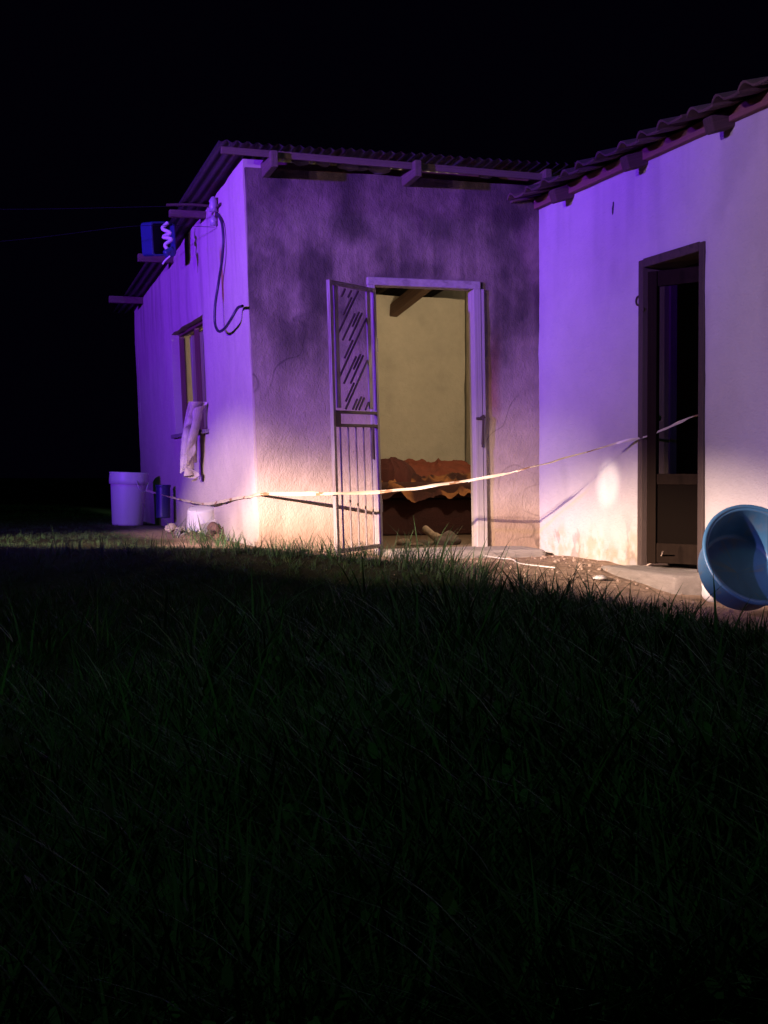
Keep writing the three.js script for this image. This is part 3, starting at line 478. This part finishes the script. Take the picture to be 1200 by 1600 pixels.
{ // blue basin leaning by the right door
  const c = at(1180, 866, 7.35), b = thing('blue_basin', 'large round blue plastic basin on its side facing the yard', 'basin', c);
  const m = new THREE.MeshPhysicalMaterial({ map: tex(512, 256, (u, v) => { const dirt = 0.75 * sstep(0.52, 0.75, fbm(u * 9, v * 9, 5)) * sstep(0.9, 0.2, v) + 0.5 * sstep(0.7, 0.74, fbm(u * 40, v * 14 + 3, 3)), k = 0.85 + 0.3 * fbm(u * 20, v * 20, 3); return [lerp(0.028 * k, 0.1, dirt), lerp(0.095 * k, 0.1, dirt), lerp(0.185 * k, 0.1, dirt)]; }), roughness: 0.45, side: THREE.DoubleSide });
  const R = 0.27;
  b.up.set(0, 1, 0);
  const dir = new THREE.Vector3(-0.1, 0.45, 0.89).normalize();       // where the mouth faces
  b.quaternion.setFromUnitVectors(new THREE.Vector3(0, 1, 0), dir);
  mesh('shell', lathe([[0, -0.24], [0.19, -0.24], [0.205, -0.232], [0.215, -0.21], [R - 0.022, -0.01], [R - 0.018, 0], [R - 0.004, 0], [R - 0.004, -0.006], [R - 0.014, -0.012], [0.223, -0.218], [0.21, -0.245], [0, -0.248]], 72), m, b);
  mesh('rim', placed(new THREE.TorusGeometry(R, 0.011, 10, 72), [0, -0.002, 0], [Math.PI / 2, 0, 0]), m, b);
}
{ // service bracket, cable and overhead wires
  const w = onX(343, 324, -0.1), b = thing('service_bracket', 'iron bracket with insulators holding the power line on the side wall', 'bracket');
  mesh('arm', tube([[w[0] + 0.02, w[1], w[2]], [w[0] - 0.2, w[1] + 0.01, w[2]], [w[0] - 0.42, w[1], w[2] - 0.02]], 0.012, 12, 8), rustIron, b);
  mesh('cross_piece', [bar([w[0] - 0.02, w[1] - 0.09, w[2] - 0.05], [w[0] - 0.02, w[1] + 0.07, w[2] + 0.02], 0.02, 0.02), bar([w[0] - 0.02, w[1] - 0.01, w[2] - 0.1], [w[0] - 0.02, w[1] - 0.0, w[2] + 0.16], 0.018, 0.018, [1, 0, 0])], rustIron, b);
  mesh('insulator', lathe([[0, 0], [0.035, 0.005], [0.03, 0.03], [0.04, 0.04], [0.03, 0.07], [0.035, 0.085], [0.015, 0.12], [0, 0.125]], 20).translate(w[0] - 0.05, w[1] - 0.04, w[2]), mat(0.3, 0.27, 0.3, 0.35), b);
  mesh('insulator', lathe([[0, 0], [0.03, 0.005], [0.025, 0.03], [0.034, 0.04], [0.025, 0.06], [0, 0.09]], 20).translate(w[0] - 0.04, w[1] - 0.14, w[2] - 0.05), mat(0.3, 0.27, 0.3, 0.35), b);
  const path = [[340, 334], [347, 350], [349, 375], [347, 405], [341, 445], [336, 480], [336, 505], [341, 517], [350, 514], [362, 497], [370, 483], [379, 478]].map(([x, y], i) => onX(x, y, -0.125 - (i > 4 && i < 10 ? 0.03 : 0)));
  tag(mesh('power_cable', tube(path, 0.011, 90, 8), mat(0.03, 0.025, 0.05, 0.5)), 'thick black cable looping down the side wall from the bracket', 'cable');
  const wireMat = new THREE.MeshPhysicalMaterial({ color: lin(0.006, 0.006, 0.007), roughness: 0.9, specularIntensity: 0.2 }), e = [w[0] - 0.4, w[1] - 0.01, w[2] - 0.02];
  tag(mesh('overhead_wire', tube([e, at(0, 327, 13), at(-500, 320, 16)], 0.0022, 30, 5), wireMat), 'upper thin overhead wire running left from the bracket into the dark', 'wire');
  tag(mesh('overhead_wire', tube([[w[0] - 0.03, w[1] - 0.15, w[2] - 0.05], at(235, 352, 11.8), at(0, 377, 13), at(-500, 400, 16)], 0.0022, 40, 5), wireMat), 'lower thin overhead wire sagging left past the blue container', 'wire');
}
{ // blue container wedged at the roof edge
  const p = at(254, 373, 12.6), b = thing('blue_container', 'cut open blue plastic container wedged on the roof edge above the window', 'container', p);
  b.rotation.set(0.1, 0.35, 0.08); b.scale.setScalar(0.82);
  const s = new THREE.Shape(); const rr2 = (sh, w, h, r) => { sh.moveTo(-w + r, -h); sh.lineTo(w - r, -h); sh.quadraticCurveTo(w, -h, w, -h + r); sh.lineTo(w, h - r); sh.quadraticCurveTo(w, h, w - r, h); sh.lineTo(-w + r, h); sh.quadraticCurveTo(-w, h, -w, h - r); sh.lineTo(-w, -h + r); sh.quadraticCurveTo(-w, -h, -w + r, -h); };
  rr2(s, 0.14, 0.175, 0.04); const hole = new THREE.Path(); rr2(hole, 0.127, 0.162, 0.035); s.holes.push(hole);
  const m = mat(0.02, 0.05, 0.11, 0.45), back = new THREE.Shape(); rr2(back, 0.13, 0.165, 0.035);
  mesh('shell', new THREE.ExtrudeGeometry(s, { depth: 0.22, bevelEnabled: true, bevelSize: 0.004, bevelThickness: 0.004, bevelSegments: 2 }).translate(0, 0, -0.2), m, b);
  mesh('bottom', new THREE.ExtrudeGeometry(back, { depth: 0.01, bevelEnabled: false }).translate(0, 0, -0.19), mat(0.01, 0.012, 0.02, 0.6), b);
  tag(mesh('knotted_rope', [tube([at(262, 348, 12.3), at(254, 357, 12.28), at(266, 364, 12.26), at(255, 370, 12.3), at(268, 374, 12.27), at(258, 383, 12.25), at(264, 392, 12.25)], 0.016, 60, 8), tube([at(266, 400, 12.2), at(258, 407, 12.2), at(254, 413, 12.2)], 0.008, 12, 6)], white), 'knotted white rope hanging over the blue container', 'rope');
  tag(mesh('blue_scrap', jitter(placed(new RoundedBoxGeometry(0.1, 0.08, 0.05, 3, 0.02), at(265, 396, 12.22), [0.2, 0.3, 0.5]), 0.02, 20, 4), m), 'small scrap of blue plastic tied below the white rope', 'plastic scrap');
}
{ // cords and a scrap on the bare earth
  const g = (px, py, lift = 0.008) => { const d = sight(px, py); let t = 7; for (; t < 14; t += 0.01) { const q = along(d, t); if (q[1] < groundHeight(q[0], q[2]) + lift) break; } return along(d, t); };
  tag(mesh('white_cable', tube([g(756, 868, 0.03), g(780, 872), g(800, 874), g(812, 880), g(840, 884), g(868, 887)], 0.005, 60, 6), white), 'thin white cable lying on the earth in front of the doorstep', 'cable');
  tag(mesh('door_cord', tube([onX(1036, 862, MX - 0.05), g(1030, 872, 0.1), g(1010, 884, 0.03), g(990, 897)], 0.005, 40, 6), mat(0.5, 0.4, 0.32, 0.6)), 'pale cord trailing from the right doorway onto the earth', 'cord');
  tag(mesh('paper_scrap', jitter(placed(new THREE.SphereGeometry(0.04, 20, 14).scale(1.2, 0.5, 0.9), g(937, 903, 0.02)), 0.018, 20, 7), white), 'crumpled white scrap of paper on the bare earth', 'paper');
  const pc = at(1114, 918, 8.3); tag(mesh('white_bag', jitter(placed(new THREE.SphereGeometry(0.09, 28, 20).scale(0.7, 1.05, 0.9), [pc[0], pc[1], pc[2]]), 0.03, 12, 5), white), 'small white bag standing beside the blue basin', 'bag');
}

// ---------------------------------------------------------------- grass, weeds and grit
function blade(len, w, bend, turn, lean, x, z, seg = 4) {
  const pos = [], idx = [], c = Math.cos(turn), s = Math.sin(turn);
  for (let i = 0; i <= seg; i++) {
    const t = i / seg, r = lean * t * len + bend * t * t * len, y = len * (t - 0.35 * bend * t * t), q = w * (1 - Math.pow(t, 1.8)) * 0.5 + 0.0002;
    for (const k of [-1, 1]) pos.push(x + c * r - s * k * q, y, z + s * r + c * k * q);
    if (i < seg) { const a = i * 2; idx.push(a, a + 1, a + 2, a + 1, a + 3, a + 2); }
  }
  const g = new THREE.BufferGeometry(); g.setAttribute('position', new THREE.Float32BufferAttribute(pos, 3)); g.setIndex(idx); g.computeVertexNormals();
  return g;
}
function tuft(n, l0, l1, w, spread, bend) { const l = []; for (let i = 0; i < n; i++) l.push(blade(rr(l0, l1), w * rr(0.6, 1.3), rr(0.1, bend), rr(0, 6.283), rr(0, 0.5), rr(-spread, spread), rr(-spread, spread))); return merge(l); }
function leafy(n) { const l = []; for (let i = 0; i < n; i++) { const a = rr(0, 6.283), g = new THREE.CircleGeometry(rr(0.005, 0.009), 7).scale(1, 1.6, 1); placed(g, [0, 0.02, 0], [rr(0.2, 1.1), 0, 0]); l.push(placed(g, [Math.cos(a) * rr(0.01, 0.06), rr(0.02, 0.14), Math.sin(a) * rr(0.01, 0.06)], [0, a, rr(-0.4, 0.4)])); } return merge(l); }
const grassMat = new THREE.MeshPhysicalMaterial({ color: lin(1, 1, 1), roughness: 0.7, side: THREE.DoubleSide, transmission: 0.3, thickness: 0 });
function scatter(name, geo, spots, label, tint) {
  const o = new THREE.InstancedMesh(geo, grassMat, spots.length), m = new THREE.Matrix4(), q = new THREE.Quaternion(), e = new THREE.Euler(), c = new THREE.Color();
  spots.forEach(([x, z, s], i) => {
    m.compose(new THREE.Vector3(x, groundHeight(x, z) - 0.012, z), q.setFromEuler(e.set(rr(-0.15, 0.15), rr(0, 6.283), rr(-0.15, 0.15))), new THREE.Vector3(s, s * rr(0.75, 1.25), s)); o.setMatrixAt(i, m);
    const k = tint[0] * rr(0.55, 1.4) * (0.45 + 1.1 * fbm(x * 0.8 + 4, z * 0.8, 3)), y = rr(0, 1) < 0.12 ? 1 : fbm(x * 1.3, z * 1.3, 2) * 0.5; o.setColorAt(i, c.setRGB(k * lerp(0.25, 0.7, y), k * lerp(1.1, 1.12, y), k * lerp(0.15, 0.2, y)));
  });
  o.name = numbered(name); o.castShadow = o.receiveShadow = true; o.userData.kind = 'stuff'; tag(o, label, 'grass'); scene.add(o);
}
{
  const spots = [[], [], [], []], tall = [], clumps = [], weeds = [], c = Math.cos(YAW), s = Math.sin(YAW);
  const house = (x, z) => x > -0.08 && z < 0.02 || x > 2.1;
  for (let i = 0; i < 74000; i++) {
    const D = 2.3 + 24 * Math.pow(rnd(), 1.45), X = rr(-0.33, 0.33) * (D + 1.2), x = EYE.x + c * X + s * D, z = EYE.z + s * X - c * D;
    if (house(x, z) || dirtAmount(x, z) > 0.35 + 0.3 * rnd()) continue;
    const patch = fbm(x * 0.9, z * 0.9, 3); if (patch < 0.42 && rnd() < 0.6) continue;
    (D < 8 && rnd() < 0.03 * (patch > 0.5 ? 2 : 0.5) ? weeds : spots[i % 4]).push([x, z, rr(0.7, 1.3) * (0.7 + 0.6 * patch) * lerp(1.3, 0.42, sstep(3.5, 9.5, D)) * lerp(0.5, 1, sstep(-0.4, 1.3, edgeDistance(x, z)))]);
  }
  const L = ['short green grass covering the slope in the foreground', 'finer green grass mixed through the slope', 'upright green grass mixed through the slope', 'bent green grass mixed through the slope'];
  [tuft(12, 0.06, 0.15, 0.007, 0.05, 0.7), tuft(14, 0.05, 0.12, 0.005, 0.05, 0.8), tuft(9, 0.1, 0.24, 0.008, 0.04, 0.5), tuft(9, 0.1, 0.24, 0.009, 0.05, 0.9)].forEach((g, i) => scatter('grass', g, spots[i], L[i], [0.075]));
  scatter('weeds', leafy(16), weeds, 'low leafy weeds among the grass of the slope', [0.085]);
  // longer blades along the edge of the bare earth
  for (let i = 0; i < 230; i++) {
    const k = 4 + rnd() * 5.2 | 0, t = rnd(), [a, b] = EDGE[k], [e, f] = EDGE[k + 1], x = lerp(a, e, t) + rr(-0.28, 0.08), z = lerp(b, f, t) + rr(-0.02, 0.25);
    if (!house(x, z) && z < 5.2) tall.push([x, z, rr(0.5, 1.0) * (k >= 7 ? 1.05 : 0.7)]);
  }
  scatter('tall_grass', tuft(8, 0.14, 0.34, 0.009, 0.05, 1.0), tall, 'longer grass blades along the edge of the bare earth', [0.06]);
  for (let i = 0; i < 620; i++) { const D = rr(2.6, 8.5), X = rr(-0.33, 0.33) * (D + 1), x = EYE.x + c * X + s * D, z = EYE.z + s * X - c * D; if (!house(x, z) && edgeDistance(x, z) > 0.5) clumps.push([x, z, rr(0.6, 1.15)]); }
  scatter('tall_grass', tuft(7, 0.18, 0.36, 0.011, 0.06, 0.8), clumps, 'taller grass clumps standing out of the foreground slope', [0.11]);
  // dry weeds at the foot of the walls
  const dry = []; for (let i = 0; i < 90; i++) { const u = rnd(); u < 0.5 ? dry.push([rr(-0.45, -0.12), rr(-1.8, 0.2), rr(0.4, 0.9)]) : dry.push([rr(0.0, 0.95), rr(0.06, 0.5), rr(0.3, 0.7)]); }
  scatter('dry_weeds', tuft(6, 0.1, 0.3, 0.006, 0.04, 0.9), dry, 'thin dry weeds at the foot of the walls', [0.08]);
  // grit on the earth
  const grit = new THREE.InstancedMesh(jitter(new THREE.IcosahedronGeometry(1, 1), 0.3, 0.9, 4), mat(0.27, 0.2, 0.15, 0.95), 900), m = new THREE.Matrix4();
  for (let i = 0; i < 900; i++) { const x = rr(0.1, 2.15), z = rr(0.05, 4.2), r = 0.004 + 0.016 * Math.pow(rnd(), 4), ok = dirtAmount(x, z) > 0.6; m.compose(new THREE.Vector3(x, groundHeight(x, z) + r * 0.3, z), new THREE.Quaternion().setFromEuler(new THREE.Euler(i, i * 2, i * 3)), new THREE.Vector3(r, r * 0.7, r).multiplyScalar(ok ? 1 : 0.2)); grit.setMatrixAt(i, m); }
  grit.name = 'grit'; grit.userData.kind = 'stuff'; grit.castShadow = grit.receiveShadow = true; tag(grit, 'small stones and grit scattered on the bare earth', 'gravel'); scene.add(grit);
}
renderer.render(scene, camera);
